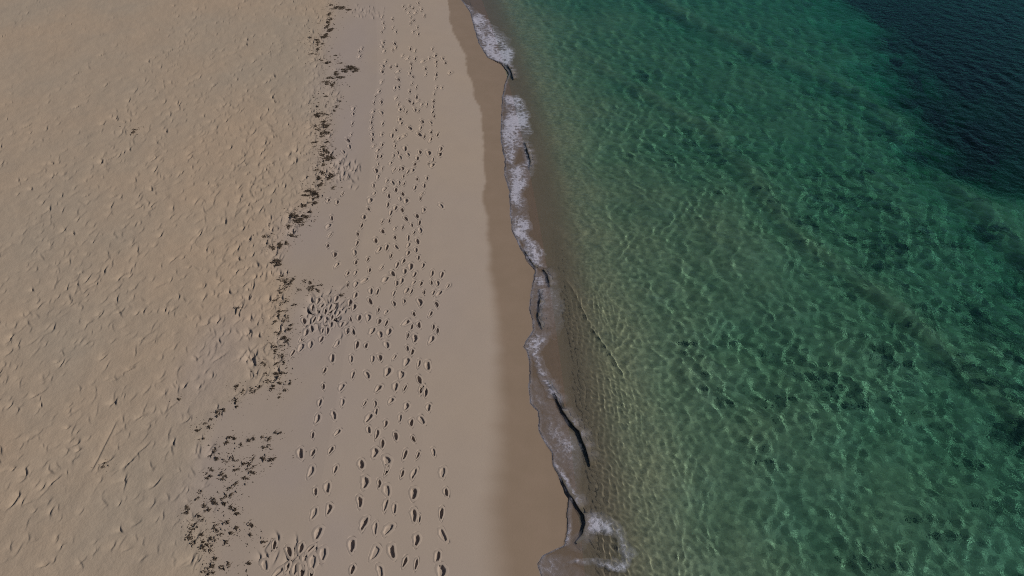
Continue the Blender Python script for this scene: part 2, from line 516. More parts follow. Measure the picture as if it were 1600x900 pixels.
DAMP_SHEEN = [tuple(float(t) for t in place(px, py)) + (rx, ry, am) for px, py, rx, ry, am in
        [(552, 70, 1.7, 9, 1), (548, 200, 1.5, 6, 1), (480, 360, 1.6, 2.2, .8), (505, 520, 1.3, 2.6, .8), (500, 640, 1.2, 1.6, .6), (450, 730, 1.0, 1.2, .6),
         (530, 850, .8, 1.2, .7), (340, 560, 1.2, 3.0, .6), (700, 470, 1.0, 2.2, .4), (310, 760, .9, 1.6, .5)]]  # damp patches that get the painted lilac sheen


def zones(X, Y):
    wobble = .12 * fbm(Y * 1.3, X * .3, 3)
    soft = np.interp(Y, [10, 20, 30, 60], [1.0, .5, .06, .03])
    wet = sstep(-soft, soft * .3 + .06, X - wet_x(Y) + wobble)
    firm = sstep(-.5, .6, X - wrack_line(Y) + .6 * perlin(X * .6, Y * .6)) * (1 - wet * .0)
    sub = sstep(1.0, 3.2, shore_s(X, Y))
    dd, _ = line_dist(DROP, X, Y)
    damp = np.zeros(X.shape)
    for dx_, dy_, rx_, ry_, am in DAMP_SHEEN:
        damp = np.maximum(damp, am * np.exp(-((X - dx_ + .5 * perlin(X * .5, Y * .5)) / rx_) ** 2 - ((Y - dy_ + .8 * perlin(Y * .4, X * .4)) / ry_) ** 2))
    weed = sstep(-2.2, 5.0, -dd + 7.5 * fbm(X * .17, Y * .17, 5, .6) - .6) * sstep(-3.5, 1.5, -dd) * sub
    return wet, firm, weed, sub, damp


# soft relief
GZ += dryness * (.035 * fbm(GX * .35, GY * .35, 3) + .012 * fbm(GX * 2.2, GY * 2.2, 3))
GZ += (1 - dryness) * (1 - sstep(-4, -1, GS)) * .006 * fbm(GX * .8, GY * .8, 2)

row_of = lambda y: np.searchsorted(yrow, y)


def stamp(x, y, rad, fn):
    """add fn(dx, dy) to the sheet inside radius rad of x, y"""
    ja, jb = np.searchsorted(yrow, [y - rad, y + rad])
    if jb - ja < 1: return
    D = max(y, 5.0) * CP + CAM_H * SP
    ia, ib = np.searchsorted(ucol, [(x - rad) / D * (1 - .0) - .0005, (x + rad) / D + .0005])
    ia = max(0, ia - 3); ib += 3
    sl2 = (slice(ja, jb + 1), slice(ia, ib))
    dx = GX[sl2] - x; dy = GY[sl2] - y
    GZ[sl2] += fn(dx, dy)


# old trodden prints in the dry sand: walkers with a stride, soft-walled hollows with a thrown-up rim
def hollow(ang, L, W, dep, seed):
    ca, sa = math.cos(ang), math.sin(ang)
    sh = (seed % 7 - 3) * .05

    def fn(dx, dy):
        a = dx * ca + dy * sa; b = -dx * sa + dy * ca
        b = b + sh * a * 2
        r = np.sqrt((a / L) ** 2 + (b / W) ** 2) * (1 + .18 * np.sin(5 * np.arctan2(b, a) + seed))
        q = b / W + .3 * np.sin(a / L * 2 + seed) + .25 * perlin(dx * 9 + seed, dy * 9)
        end = np.exp(-1.5 * (a / L) ** 2)
        bowl = -dep * 1.15 * sstep(-1.0, -.35, q) * np.exp(-np.maximum(q + .4, 0) / 1.25) * end
        return bowl + dep * .12 * np.exp(-((q + 1.25) / .35) ** 2) * end
    return fn


beach_ang = math.atan2(DIRY, DIRX)
nst = 0
walks = []
for t in range(54):
    px0 = random.uniform(-120, 440); py0 = random.choice([random.uniform(300, 940), random.uniform(60, 500)])
    walks.append((px0, py0, random.uniform(-.32, .12), random.randint(8, 60)))
for (px0, py0, hd, n) in walks:
    x, y = place(px0, py0); x, y = float(x), float(y)
    a = beach_ang + hd
    for i in range(n):
        a += random.gauss(0, .05)
        st = random.uniform(.58, .8)
        x += math.cos(a) * st; y += math.sin(a) * st
        if y > 68: break
        side = .13 * (1 if i % 2 else -1)
        xx, yy = x - math.sin(a) * side + random.gauss(0, .05), y + math.cos(a) * side + random.gauss(0, .05)
        if xx > wrack_line(yy) + .1 or random.random() < .12: continue
        fade = .55 if random.random() < .75 else 1.35
        L = random.uniform(.13, .30); W = random.uniform(.075, .13)
        stamp(xx, yy, .5, hollow(a + random.gauss(0, .25), L, W, random.uniform(.018, .055) * fade, nst)); nst += 1
# the churned band along the wrack and scattered single marks over the dry sand
for i in range(2500):
    py = 900 - 960 * random.random() ** .8
    if random.random() < .42:
        off = -abs(random.gauss(0, 1.9)) + .25
        X0, Y0 = place(400, py); Y0 = float(Y0)
        x = float(wrack_line(Y0)) + off; y = Y0 + random.uniform(-.3, .3)
        if py > 560 and random.random() < .8: continue
    else:
        px = random.uniform(-130, 520)
        if px > 330 and py > 560: continue
        X0, Y0 = place(px, py); x, y = float(X0), float(Y0)
        if x > wrack_line(y) - .2: continue
        if perlin(np.array(x * .16), np.array(y * .16)) < -.05 and random.random() < .7: continue
    k = random.uniform(.55, 1.15)
    stamp(x, y, .45, hollow(beach_ang + random.gauss(-.15, .5), .17 * k, .10 * k, random.uniform(.008, .03) * (2.4 if random.random() < .2 else .85) * (.75 if py < 180 else 1), i))
# the churned lilac patch and others on the firm sand
for (cx, cy, rx, ry, n) in [(508, 495, 28, 34, 80), (540, 262, 24, 22, 60), (395, 545, 18, 40, 26), (575, 18, 30, 12, 40), (430, 862, 60, 26, 13), (480, 880, 25, 25, 6)]:
    for i in range(n):
        X0, Y0 = place(cx + random.gauss(0, rx * .5), cy + random.gauss(0, ry * .5))
        stamp(float(X0), float(Y0), .45, hollow(beach_ang + random.gauss(0, .3), random.uniform(.15, .22), random.uniform(.07, .11), random.uniform(.025, .05), i))
# two dragged grooves, bottom left
for (xa, ya, xb, yb) in [(143, 730, 178, 662)]:
    for t in np.linspace(0, 1, 14):
        X0, Y0 = place(xa + (xb - xa) * t, ya + (yb - ya) * t)
        stamp(float(X0), float(Y0), .4, hollow(beach_ang - .35, .2, .09, .012, 3))

# sharp prints: hollow the sheet under each one, the print itself is its own mesh
PX, PY = place(P[:, 0], P[:, 1])
pdir, pscale = [], []
for i in range(len(P)):
    pdir.append(beach_ang + random.gauss(-.05, .24)); pscale.append(random.uniform(.72, 1.22) * (1.0 if P[i, 1] > 250 else 1.15))
NIND = 300


def print_numbers(seed):
    r_ = random.Random(seed * 7 + 1)
    return (r_.uniform(-.4, .4), r_.uniform(.1, .3), r_.uniform(.04, .095), r_.uniform(-.25, .5), r_.uniform(.7, 1.25), r_)


for i in range(len(P)):
    s_ = pscale[i]; ca, sa = math.cos(pdir[i]), math.sin(pdir[i])

    asym, pinch, dep, toe, wk = print_numbers(i)[:5]
    L_, W_ = .175 * s_, .068 * s_ * wk

    def fn(dx, dy):
        a = dx * ca + dy * sa; b = -dx * sa + dy * ca
        k = np.clip(a / L_, -1.3, 1.3)
        r = np.sqrt((a / (1.55 * L_)) ** 2 + ((b - asym * W_ * k * k) / (1.6 * W_ * (1 + .22 * k))) ** 2)
        return -(dep + .05) * (1 - sstep(.68, 1.0, r))
    stamp(float(PX[i]), float(PY[i]), .4, fn)

me, _ = grid_mesh('beach', GX, GY, GZ)
wet, firm, weed, sub, damp = zones(GX, GY)
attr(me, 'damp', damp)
attr(me, 'wet', wet); attr(me, 'firm', firm); attr(me, 'weed', weed); attr(me, 'sub', sub)
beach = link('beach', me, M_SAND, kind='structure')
beach.cycles.is_caustics_receiver = True


def ground_at(x, y):
    """height of the undisturbed sheet"""
    return float(np.interp(float(shore_s(np.array(x), np.array(y))), PROF_S, PROF_Z))


from_grid_cache = {}
def sheet_z(x, y):
    j = min(max(int(np.searchsorted(yrow, y)), 1), len(yrow) - 1)
    tot = 0
    ty = (y - yrow[j - 1]) / (yrow[j] - yrow[j - 1])
    for jj, wj in ((j - 1, 1 - ty), (j, ty)):
        D = max(yrow[jj], 5.0) * CP + CAM_H * SP
        tot += wj * np.interp(x / D, ucol, GZ[jj])
    return float(tot)


# ------------------------------------------------------------------ sharp footprints
NA = 16
TH = np.linspace(0, 2 * math.pi, NA, endpoint=False)


def print_shape(seed, s_, lod=False):
    asym, pinch, dep, toe, wk, r_ = print_numbers(seed)
    L = .175 * s_; W = .068 * s_ * wk
    rings = [(.0, -1.0), (.5, -1.0), (.8, -.97), (.95, -.6), (1.02, .0), (1.13, .09), (1.35, .05), (1.85, .004), (2.4, -.012)] if not lod else [(.0, -1), (.85, -.95), (1.0, 0), (1.25, .08), (1.85, .004), (2.4, -.012)]
    v = []; f = []
    jit = [r_.uniform(-.11, .11) for _ in range(NA)]
    for (q, h) in rings[1:]:
        for k, t in enumerate(TH):
            c, s = math.cos(t), math.sin(t)
            rr = 1 + jit[k]
            rr *= 1 - pinch * math.exp(-((t - math.pi / 2 - .2) / .5) ** 2) * (1 if asym > 0 else .4)
            g = q if q <= 1 else q
            ex_ = L if q <= 1 else L * (1 + (q - 1) * .45) / q * 1.0
            ew_ = W if q <= 1 else W * (1 + (q - 1) * 1.0) / q * 1.0
            x = ex_ * q * c * rr; y = ew_ * q * s * rr * (1 + .22 * c) + asym * W * c * c * min(q, 1)
            hh = h * dep if q < 1.5 else h
            if h < 0 and q < .9: hh *= 1 - .25 * toe * c
            v.append((x, y, hh + (r_.uniform(-.004, .004) if q < .9 else 0)))
    v.append((0, 0, -dep * .9)); ci = len(v) - 1
    nr = len(rings) - 1
    for k in range(NA):
        k2 = (k + 1) % NA
        f.append((ci, k, k2))
        for r0 in range(nr - 1):
            a, b = r0 * NA + k, r0 * NA + k2
            f.append((a, b + NA, b)); f.append((a, a + NA, b + NA))
    return np.array(v), np.array(f)


ORD = ['', 'first', 'second', 'third', 'fourth', 'fifth', 'sixth', 'seventh', 'eighth', 'ninth', 'tenth', 'eleventh', 'twelfth', 'thirteenth',
       'fourteenth', 'fifteenth', 'sixteenth', 'seventeenth', 'eighteenth', 'nineteenth']
TENS = {20: ('twentieth', 'twenty'), 30: ('thirtieth', 'thirty'), 40: ('fortieth', 'forty'), 50: ('fiftieth', 'fifty'), 60: ('sixtieth', 'sixty'),
        70: ('seventieth', 'seventy'), 80: ('eightieth', 'eighty'), 90: ('ninetieth', 'ninety')}


def ordinal(n):
    if n < 20: return ORD[n]
    t = n // 10 * 10
    return TENS[t][0] if n % 10 == 0 else TENS[t][1] + '-' + ORD[n % 10]


TRAIL = [(-1e9, 445, 'left of the leftmost trail'), (445, 505, 'in the leftmost trail'),
         (505, 548, 'in the second trail from the left'), (548, 590, 'in the third trail from the left'),
         (590, 625, 'in the fourth trail from the left'), (625, 662, 'in the fifth trail from the left'),
         (662, 700, 'in the sixth trail from the left'), (700, 1e9, 'in the trail nearest the wet sand')]
count = {}
rest_v, rest_f, base = [], [], 0
rest_attr = []
for i in range(len(P)):
    x0, y0 = float(PX[i]), float(PY[i])
    v, f = print_shape(i, pscale[i], lod=i >= NIND)
    ca, sa = math.cos(pdir[i]), math.sin(pdir[i])
    vx = v[:, 0] * ca - v[:, 1] * sa; vy = v[:, 0] * sa + v[:, 1] * ca
    gz = land_z(vx + x0, vy + y0); g0 = ground_at(x0, y0)
    co = np.stack([vx, vy, v[:, 2] + gz - g0], 1)
    wt, fm, wd, sb, dm = zones(vx + x0, vy + y0)
    if i < NIND:
        cc = 703 + (P[i, 0] - 703) * 1440 / (P[i, 1] + 540)
        for a, b, nm in TRAIL:
            if a <= cc < b: break
        count[nm] = count.get(nm, 0) + 1
        me = raw_mesh('footprint', co, f)
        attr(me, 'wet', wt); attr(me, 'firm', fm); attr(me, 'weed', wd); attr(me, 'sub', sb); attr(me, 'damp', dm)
        size = 'long' if pscale[i] > 1.08 else ('short' if pscale[i] < .9 else 'sharp-edged')
        link('footprint', me, M_SAND, loc=(x0, y0, g0), category='footprint', group='footprints pressed in the firm damp sand',
             label='%s footprint, %s up from the bottom edge, %s' % (size, ordinal(count[nm]), nm))
    else:
        rest_v.append(co + np.array([x0, y0, g0])); rest_f.append(f + base); base += len(co); rest_attr.append(np.stack([wt, fm, wd, sb, dm]))
if rest_v:
    me = raw_mesh('distant_footprints', np.concatenate(rest_v), np.concatenate(rest_f))
    ra = np.concatenate(rest_attr, 1)
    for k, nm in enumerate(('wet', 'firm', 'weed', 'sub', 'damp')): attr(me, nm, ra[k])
    link('distant_footprints', me, M_SAND, kind='stuff')


# ------------------------------------------------------------------ seaweed of the wrack line
def flecks(cx, cy, sizes, ang, zf):
    """elongated three-sided slivers lying about on the sand"""
    n = len(cx)
    L = sizes * rng.lognormal(-.1, .4, n); W = np.clip(L * rng.uniform(.07, .3, n), .006, .03)
    H = np.minimum(W, .03) * rng.uniform(.8, 1.6, n)
    ca, sa = np.cos(ang), np.sin(ang)
    bend = rng.normal(0, .25, n) * L
    z = zf
    def pt(a, b, h):
        return np.stack([cx + a * ca - b * sa, cy + a * sa + b * ca, z + h], 1)
    p = [pt(-L / 2, bend * .3, -.004), pt(0 * L, -W / 2 - bend * .4, -.004), pt(L / 2, bend * .3, -.004 + rng.uniform(0, .02, n)),
         pt(0 * L, W / 2 - bend * .4, -.004), pt(rng.uniform(-.15, .15, n) * L, -bend * .4, H)]
    V = np.stack(p, 1).reshape(-1, 3)
    b = (np.arange(n) * 5)[:, None, None]
    F = (np.array([[0, 1, 4], [1, 2, 4], [2, 3, 4], [3, 0, 4]])[None] + b).reshape(-1, 3)
    return V, F


SECT = [(-99, 66, 'along the far arm of the wrack'), (66, 122, 'around the dark hook of the wrack'), (122, 240, 'beside the smooth lilac sand'),
        (240, 330, 'past the churned lilac patch'), (330, 415, 'at the wrack bend'), (415, 500, 'in the wrack fork'),
        (500, 622, 'in the narrow middle wrack'), (622, 705, 'upper near wrack'), (705, 765, 'lower near wrack'),
        (765, 835, 'in the curl of near wrack'), (835, 999, 'at the near end of the wrack')]
scount = {}
for (px, py, pw, ph, wt) in WR:
    xa, ya = place(px - pw / 2, py); xb, yb = place(px + pw / 2, py)
    _, yt = place(px, py - ph / 2); _, yu = place(px, py + ph / 2)
    cx, cy = float(xa + xb) / 2, float(yt + yu) / 2
    hw, hh = abs(float(xb - xa)) / 2 + .02, abs(float(yt - yu)) / 2 + .02
    area = math.pi * hw * hh
    n = int(min(190, max(26, area * (190, 380, 560)[int(wt) - 1])))
    # clustered positions
    k = max(2, n // 14)
    ca_ = rng.uniform(0, 2 * math.pi, k); cr = np.sqrt(rng.uniform(0, 1, k)) * .8
    which = rng.integers(0, k, n)
    fx = (cr * np.cos(ca_))[which] + rng.normal(0, .27, n); fy = (cr * np.sin(ca_))[which] + rng.normal(0, .27, n)
    x = cx + fx * hw; y = cy + fy * hh
    sz = rng.uniform(.03, .10, n) * (1 if py > 420 else 1.5)
    ang = rng.normal(0, .75, n) if py < 600 else rng.uniform(0, math.pi, n)
    g0 = sheet_z(cx, cy)
    z = np.array([max(sheet_z(a, b), g0 - .03) for a, b in zip(x, y)]) - g0 + rng.uniform(0, .03 if wt > 2 else .012, n)
    V, F = flecks(x - cx, y - cy, sz, ang, z)
    me = raw_mesh('seaweed_clump', V, F, smooth=False)
    me.materials.append(M_WEED); me.materials.append(M_WEED2)
    mi = np.repeat((rng.random(n) < (.45, .2, .08)[int(wt) - 1]).astype(np.int32), 4)
    me.polygons.foreach_set('material_index', mi)
    for a, b, nm in SECT:
        if a <= py < b: break
    if px < 290 and py < 640:
        lab = {204: 'faint dark smudge of weed alone on the dry trodden sand, upper left', 623: 'tiny dark scrap of weed alone left of the near wrack'}[int(py)]
    elif px < 200:
        lab = 'two tiny dark scraps of weed among the old prints, bottom left'
    else:
        scount[nm] = scount.get(nm, 0) + 1
        lab = '%s of weed, %s from the top, %s' % (('sparse scatter', 'ragged clump', 'thick black clump')[int(wt) - 1], ordinal(scount[nm]), nm)
    link('seaweed_clump', me, loc=(cx, cy, g0), category='seaweed', group='seaweed clumps of the wrack line', label=lab)

# loose litter round the wrack
n = 3600
pi = rng.integers(0, len(WR), n)
lx, ly = place(WR[pi, 0] + rng.normal(0, 11, n), WR[pi, 1] + rng.normal(0, 7, n))
lz = np.array([sheet_z(a, b) for a, b in zip(lx, ly)])
V, F = flecks(lx, ly, rng.uniform(.02, .07, n) * (1 + (ly > 25)), rng.uniform(0, math.pi, n), lz)
link('seaweed_litter', raw_mesh('seaweed_litter', V, F, False), M_WEED, kind='stuff')

# a forked twig lying alone
def tube(pts, rad, sides=5):
    pts = [np.array(p, float) for p in pts]; V = []; F = []
    for i, p in enumerate(pts):
        d = pts[min(i + 1, len(pts) - 1)] - pts[max(i - 1, 0)]; d /= np.linalg.norm(d)
        s = np.cross(d, (0, 0, 1)); s /= np.linalg.norm(s); u = np.cross(s, d)
        for k in range(sides):
            a = 2 * math.pi * k / sides
            V.append(p + rad[i] * (math.cos(a) * s + math.sin(a) * u))
    for i in range(len(pts) - 1):
        for k in range(sides):
            k2 = (k + 1) % sides
            F.append((i * sides + k, i * sides + k2, (i + 1) * sides + k2, (i + 1) * sides + k))
    return V, F


X0, Y0 = place(370, 485); X0, Y0 = float(X0), float(Y0); Z0 = sheet_z(X0, Y0)
tw = link('driftwood_twig', None, loc=(X0, Y0, Z0), category='twig', label='small dark forked twig lying alone left of the wrack line')
V, F = tube([(.02, -.22, .01), (0, -.05, .03), (-.01, .1, .05), (.03, .2, .06)], [.012, .02, .018, .01])
link('stem', raw_mesh('stem', np.array(V), np.array(F)), M_STICK, parent=tw)
for sgn in (-1, 1):
    V, F = tube([(-.01, .1, .05), (.1 * sgn, .15, .07), (.2 * sgn, .13, .03)], [.016, .015, .007])
    link('branch', raw_mesh('branch', np.array(V), np.array(F)), M_STICK, parent=tw)

# ------------------------------------------------------------------ the sea surface
ywat, k0, k1 = axis_rows(*ROWS_V, 690)
u_w = np.concatenate([np.linspace(-.075, .30, 410)[:-1], np.linspace(.30, .78, 300)])
ucw = widen(u_w, lo=False)
WX, WY = fan(ucw, ywat)
WS = shore_s(WX, WY)
WG = land_z(WX, WY)
ripple = np.zeros_like(WX)
wave_rng = np.random.default_rng(5)
warp = .35 * perlin(WX * .5, WY * .5)
depth_scale = np.clip(depth_of(WY) / 24, 1, 3)
short_boost = 1.15 * sstep(1.4, 2.2, WS) * (1 - sstep(4, 6.5, WS)) * (1 - sstep(20, 30, WY)) * np.clip(.9 + 1.2 * perlin(WX * .35, WY * .35), 0, 1.5)
for k in range(80):
    lam = math.exp(wave_rng.uniform(math.log(.19), math.log(1.5)))
    a = wave_rng.normal(math.pi + .25, .85 if lam < .8 else .45)
    kk = 2 * math.pi / lam
    ok = 1 - sstep(.9, 1.5, depth_scale * .30 / lam)
    ripple += ok * ((.55 + 1.6 * short_boost) if lam < .4 else 1.0) * (.0019 if lam < .5 else .0018) * lam ** 1.05 * np.sin(kk * (WX * math.cos(a) + WY * math.sin(a) + warp) + wave_rng.uniform(0, 6.3))
near_rows = slice(0, int(np.searchsorted(ywat, 30)))
nx_w, ny_w = WX[near_rows, :len(u_w)], WY[near_rows, :len(u_w)]
chop = np.zeros_like(nx_w)
for k in range(26):
    lam = math.exp(wave_rng.uniform(math.log(.14), math.log(.27)))
    a = wave_rng.normal(math.pi, 1.1); kk = 2 * math.pi / lam
    chop += .0036 * lam * np.sin(kk * (nx_w * math.cos(a) + ny_w * math.sin(a) + .5 * warp[near_rows, :len(u_w)]) + wave_rng.uniform(0, 6.3))
sw_ = WS[near_rows, :len(u_w)]
chop = chop * 1.0 * sstep(1.1, 1.7, sw_) * (1 - sstep(2.3, 4.6, sw_)) * (1 - sstep(20, 28, ny_w)) * np.clip(.9 + 1.1 * perlin(nx_w * .4, ny_w * .4), .1, 1.4)
patchy = (.75 + .55 * fbm(WX * .12, WY * .12, 2)) * (1 + .12 * sstep(22, 38, WY))
calm = .12 + .88 * sstep(1.2, 3.2, WS)
far_calm = 1 - .6 * sstep(150, 800, WY)
WZ = ripple * patchy * calm * far_calm * 1.15
WZ[near_rows, :len(u_w)] += chop
# swell crests running slantwise to the beach
SWELLS = [([(885, 425), (912, 470), (935, 510), (962, 548), (1000, 600)], .028, .16), ([(1080, 380), (1150, 470), (1230, 590), (1330, 720), (1430, 900)], .008, .4),
          ([(1010, 430), (1040, 500), (1100, 620), (1180, 760), (1250, 900)], .006, .35)]
for pts, hgt, wid in SWELLS:
    d, t = line_dist(pts, WX, WY)
    d = d + .15 * perlin(WX * .8, WY * .8)
    en = sstep(0, .12, t) * (1 - sstep(.85, 1, t))
    WZ += hgt * en * np.exp(-(np.where(d > 0, d / (wid * .6), d / wid)) ** 2)
# thin swash sheet running up the sand, ending in a rounded lip
EX = edge_x(WY) + .05 * fbm(WY * 2.2, WY * 0 + 3.3, 3)
dE = WX - EX
film = .015 * (1 - np.exp(-np.clip(dE, 0, 9) / .13)) + .006 * fbm(WX * 1.7, WY * 1.7, 3) * sstep(.2, .8, dE) + np.where(dE < 0, np.maximum(dE, -.5) * .115, 0)
filmz = np.maximum(WG, 0) * 1.0 + film
filmz = np.where(WG < 0, np.minimum(film, .02), filmz)
bl = sstep(.2, 1.4, WS)
base_w = np.where(dE > 0, np.maximum(filmz * (1 - bl) + WZ * bl, np.minimum(WG + .006, .03)), WG + film)
LIPS = [([(819, 390), (826, 402), (838, 418)], .035, 'short dark wave lip on the left of the round foam head'),
        ([(850, 421), (857, 430), (860, 448)], .045, 'short dark wave just below the round foam head'),
        ([(844, 452), (846, 466), (843, 484), (842, 498), (848, 514)], .05, 'thin black wave line standing upright in the lilac swash'),
        ([(856, 594), (864, 608), (872, 624), (880, 642), (893, 660), (906, 674), (914, 694), (920, 712), (924, 728)], .04, 'longest dark breaking wave, in the lower half of the waterline'),
        ([(878, 746), (890, 768), (902, 787), (914, 806), (917, 820), (912, 836), (900, 848)], .03, 'lowest dark breaking wave, hooked at its bottom end'),
        ([(792, 100), (800, 112), (803, 124)], .045, 'tiny dark wave below the farthest foam patch'),
        ([(820, 222), (826, 238), (830, 252), (828, 264)], .05, 'small dark wave on the seaward side of the far foam strip')]
for pts, hgt, _l in LIPS:
    d, t = line_dist(pts, WX, WY)
    en = np.sqrt(np.clip(np.minimum(t, 1 - t) / .3, 0, 1))
    sea_side = np.exp(-(np.minimum(d, 0) / .42) ** 2) * (d < 0) + (d >= 0) * (1 - sstep(0, .07, d))
    base_w = base_w + hgt * .8 * en * sea_side * (np.abs(d) < 2)
keep = (dE[:-1, :-1] > -.45) & (dE[1:, 1:] > -.45)
me, used = grid_mesh('sea', WX, WY, base_w, keep)
attr(me, 'ruffle', (.06 + .94 * sstep(1.0, 3.4, WS)).reshape(-1)[used])
sea = link('sea', me, M_WATER, kind='structure')
sea.cycles.is_caustics_caster = True

# the body of water under it: a closed volume whose lid clears the wave tops
yb_ = np.concatenate([np.linspace(-60, 6, 12), np.linspace(7, 75, 70), np.geomspace(80, 2500, 30)])
so_ = np.concatenate([[.9, 1.3, 1.8, 2.4], np.geomspace(3.2, 3000, 24)])
Yb, Sb = np.meshgrid(yb_, so_, indexing='ij')
ycl = np.clip(Yb, 4, 75)
slb = 2 * _cf[0] * ycl + _cf[1]
Xb = np.polyval(_cf, ycl) + slb * (Yb - ycl) * .8 + Sb * np.sqrt(1 + slb ** 2)
top = np.interp(Sb, [0, 1.6, 3.2, 8], [.035, .045, .08, .14])
nyb, nsb = Yb.shape
co = np.concatenate([np.stack([Xb, Yb, top], -1).reshape(-1, 3), np.stack([Xb, Yb, top * 0 - 20.0], -1).reshape(-1, 3)])
idx = np.arange(nyb * nsb).reshape(nyb, nsb); N0 = nyb * nsb
qt = np.stack([idx[:-1, :-1], idx[:-1, 1:], idx[1:, 1:], idx[1:, :-1]], -1).reshape(-1, 4)
fs = [qt, qt[:, ::-1] + N0]
for e in (idx[0, :], idx[:, -1], idx[-1, ::-1]):
    fs.append(np.stack([e[:-1], e[:-1] + N0, e[1:] + N0, e[1:]], -1))
me = raw_mesh('sea_body', co, np.concatenate(fs), False)
link('sea_body', me, M_BODY, kind='structure')


def water_z(x, y):
    j = min(max(int(np.searchsorted(ywat, y)), 1), len(ywat) - 1)
    D = max(ywat[j], 5.0) * CP + CAM_H * SP
    return float(np.interp(x / D, ucw, base_w[j]))


def bilin(F, X, Y):
    j = np.clip(np.searchsorted(ywat, Y), 1, len(ywat) - 1)
    ty = (Y - ywat[j - 1]) / (ywat[j] - ywat[j - 1])
    out = 0
    for jj, wj in ((j - 1, 1 - ty), (j, ty)):
        D = np.maximum(ywat[jj], 5.0) * CP + CAM_H * SP
        ui = np.clip(np.interp(X / D, u_w, np.arange(len(u_w))), 0, len(u_w) - 1.001)
        i = ui.astype(int); tx = ui - i
        out = out + wj * (F[jj, i] * (1 - tx) + F[jj, i + 1] * tx)
    return out


# ------------------------------------------------------------------ foam
def inside(poly, X, Y):
    m = np.zeros(X.shape, bool); n = len(poly)
    for i in range(n):
        (xa, ya), (xb, yb) = poly[i], poly[(i + 1) % n]
        c = ((ya > Y) != (yb > Y)) & (X < (xb - xa) * (Y - ya) / (yb - ya + 1e-12) + xa)
        m ^= c
    return m


def foam(pts, dens, label, cut=0.0, step=.045, lift=.008, soft=.5):
    p = np.array(pts, float); lx, ly = unproj(p[:, 0], p[:, 1]); poly = list(zip(lx, ly))
    xs = np.arange(lx.min() - .2, lx.max() + .2, step); ys = np.arange(ly.min() - .2, ly.max() + .2, step)
    X, Y = np.meshgrid(xs, ys)
    wob = .28
    XX = X + wob * fbm(X * 1.1, Y * 1.1, 4); YY = Y + wob * fbm(X * 1.1 + 40, Y * 1.1, 4)
    ins = inside(poly, XX, YY)
    d = np.full(X.shape, 9.0)
    for i in range(len(poly)):
        (ax, ay), (bx, by) = poly[i], poly[(i + 1) % len(poly)]
        dx, dy = bx - ax, by - ay
        t = np.clip(((XX - ax) * dx + (YY - ay) * dy) / (dx * dx + dy * dy + 1e-9), 0, 1)
        d = np.minimum(d, np.hypot(XX - ax - t * dx, YY - ay - t * dy))
    e = np.where(ins, np.clip(d / soft, 0, 1), 0)
    lace = np.abs(perlin(X * 3.1, Y * 3.1)) * 2.2 + np.abs(perlin(X * 7, Y * 7)) * 1.0
    D = 1.35 * dens * e ** .6 * (1.25 - .55 * lace) * np.clip(.85 + .75 * fbm(X * .9 + 7, Y * .45, 3), .35, 1.25)
    D = np.where(X > bilin(EX, X, Y) + .03, D, 0)
    kp = (np.minimum(np.minimum(D[:-1, :-1], D[1:, 1:]), np.minimum(D[1:, :-1], D[:-1, 1:])) > .05)
    Z = bilin(base_w, X, Y) + lift + .012 * dens * (1 - lace * .6)
    me, used = grid_mesh('foam_patch', X, Y, Z, kp)
    attr(me, 'cover', D.reshape(-1)[used])
    o = link('foam_patch', me, M_FOAM, category='foam', label=label, group='patches of foam along the waterline')
    return o


foam([(718, 4), (742, 12), (768, 34), (796, 60), (808, 84), (800, 108), (765, 96), (746, 70), (738, 40)], 1.0, 'pale foam patch at the far end of the waterline')
foam([(782, 148), (812, 148), (828, 172), (832, 200), (826, 225), (832, 258), (822, 262), (816, 235), (806, 262), (786, 258), (779, 218), (783, 180)], 1.0,
     'broad lilac foam patch just below the far one')
foam([(786, 262), (832, 250), (836, 270), (822, 300), (826, 330), (833, 352), (834, 380), (820, 384), (798, 372), (795, 320)], .95, 'long ragged foam strip running down the mid waterline')
foam([(812, 378), (836, 376), (850, 392), (852, 418), (838, 424), (820, 402)], 1.1, 'small round foam head flecked with dark weed at mid waterline', step=.03)
foam([(826, 428), (852, 424), (880, 450), (885, 500), (866, 535), (836, 520), (826, 480)], .5, 'thin lilac foam veil on the swash below the round foam head')
foam([(818, 540), (832, 518), (850, 520), (866, 518), (858, 540), (850, 560), (864, 592), (882, 622), (880, 640), (858, 622), (838, 592), (828, 560)], 1.0,
     'bluish foam streak above the main breaking wave', step=.03)
foam([(822, 590), (840, 592), (860, 620), (880, 650), (860, 660), (842, 644), (824, 636)], .5, 'faint foam film on the sand left of the main breaking wave')
foam([(842, 645), (884, 652), (905, 690), (915, 725), (905, 760), (880, 740), (862, 706), (840, 690)], .5, 'swirled foam film between the lip and the main breaking wave')
foam([(850, 690), (864, 700), (876, 722), (892, 748), (900, 780), (890, 785), (876, 752), (862, 728), (858, 706)], .95, 'narrow white foam ribbon along the lip of the swash, lower down', step=.03, soft=.2)
foam([(918, 796), (950, 798), (980, 830), (996, 866), (984, 884), (968, 872), (958, 846), (930, 836), (914, 826)], .85, 'curved grey-blue foam patch near the bottom edge', step=.03)
foam([(895, 868), (940, 874), (984, 868), (992, 880), (970, 894), (930, 886), (890, 884)], .8, 'thin foam streak lying across the swash at the bottom edge', step=.03, soft=.2)
foam([(836, 866), (890, 864), (900, 880), (930, 910), (930, 960), (850, 960), (836, 890)], .55, 'foam-edged tongue of swash in the bottom corner of the sand', step=.03)
foam([(886, 835), (912, 830), (935, 850), (905, 862), (882, 856)], .4, 'small faint foam film behind the lowest breaking wave', step=.03)


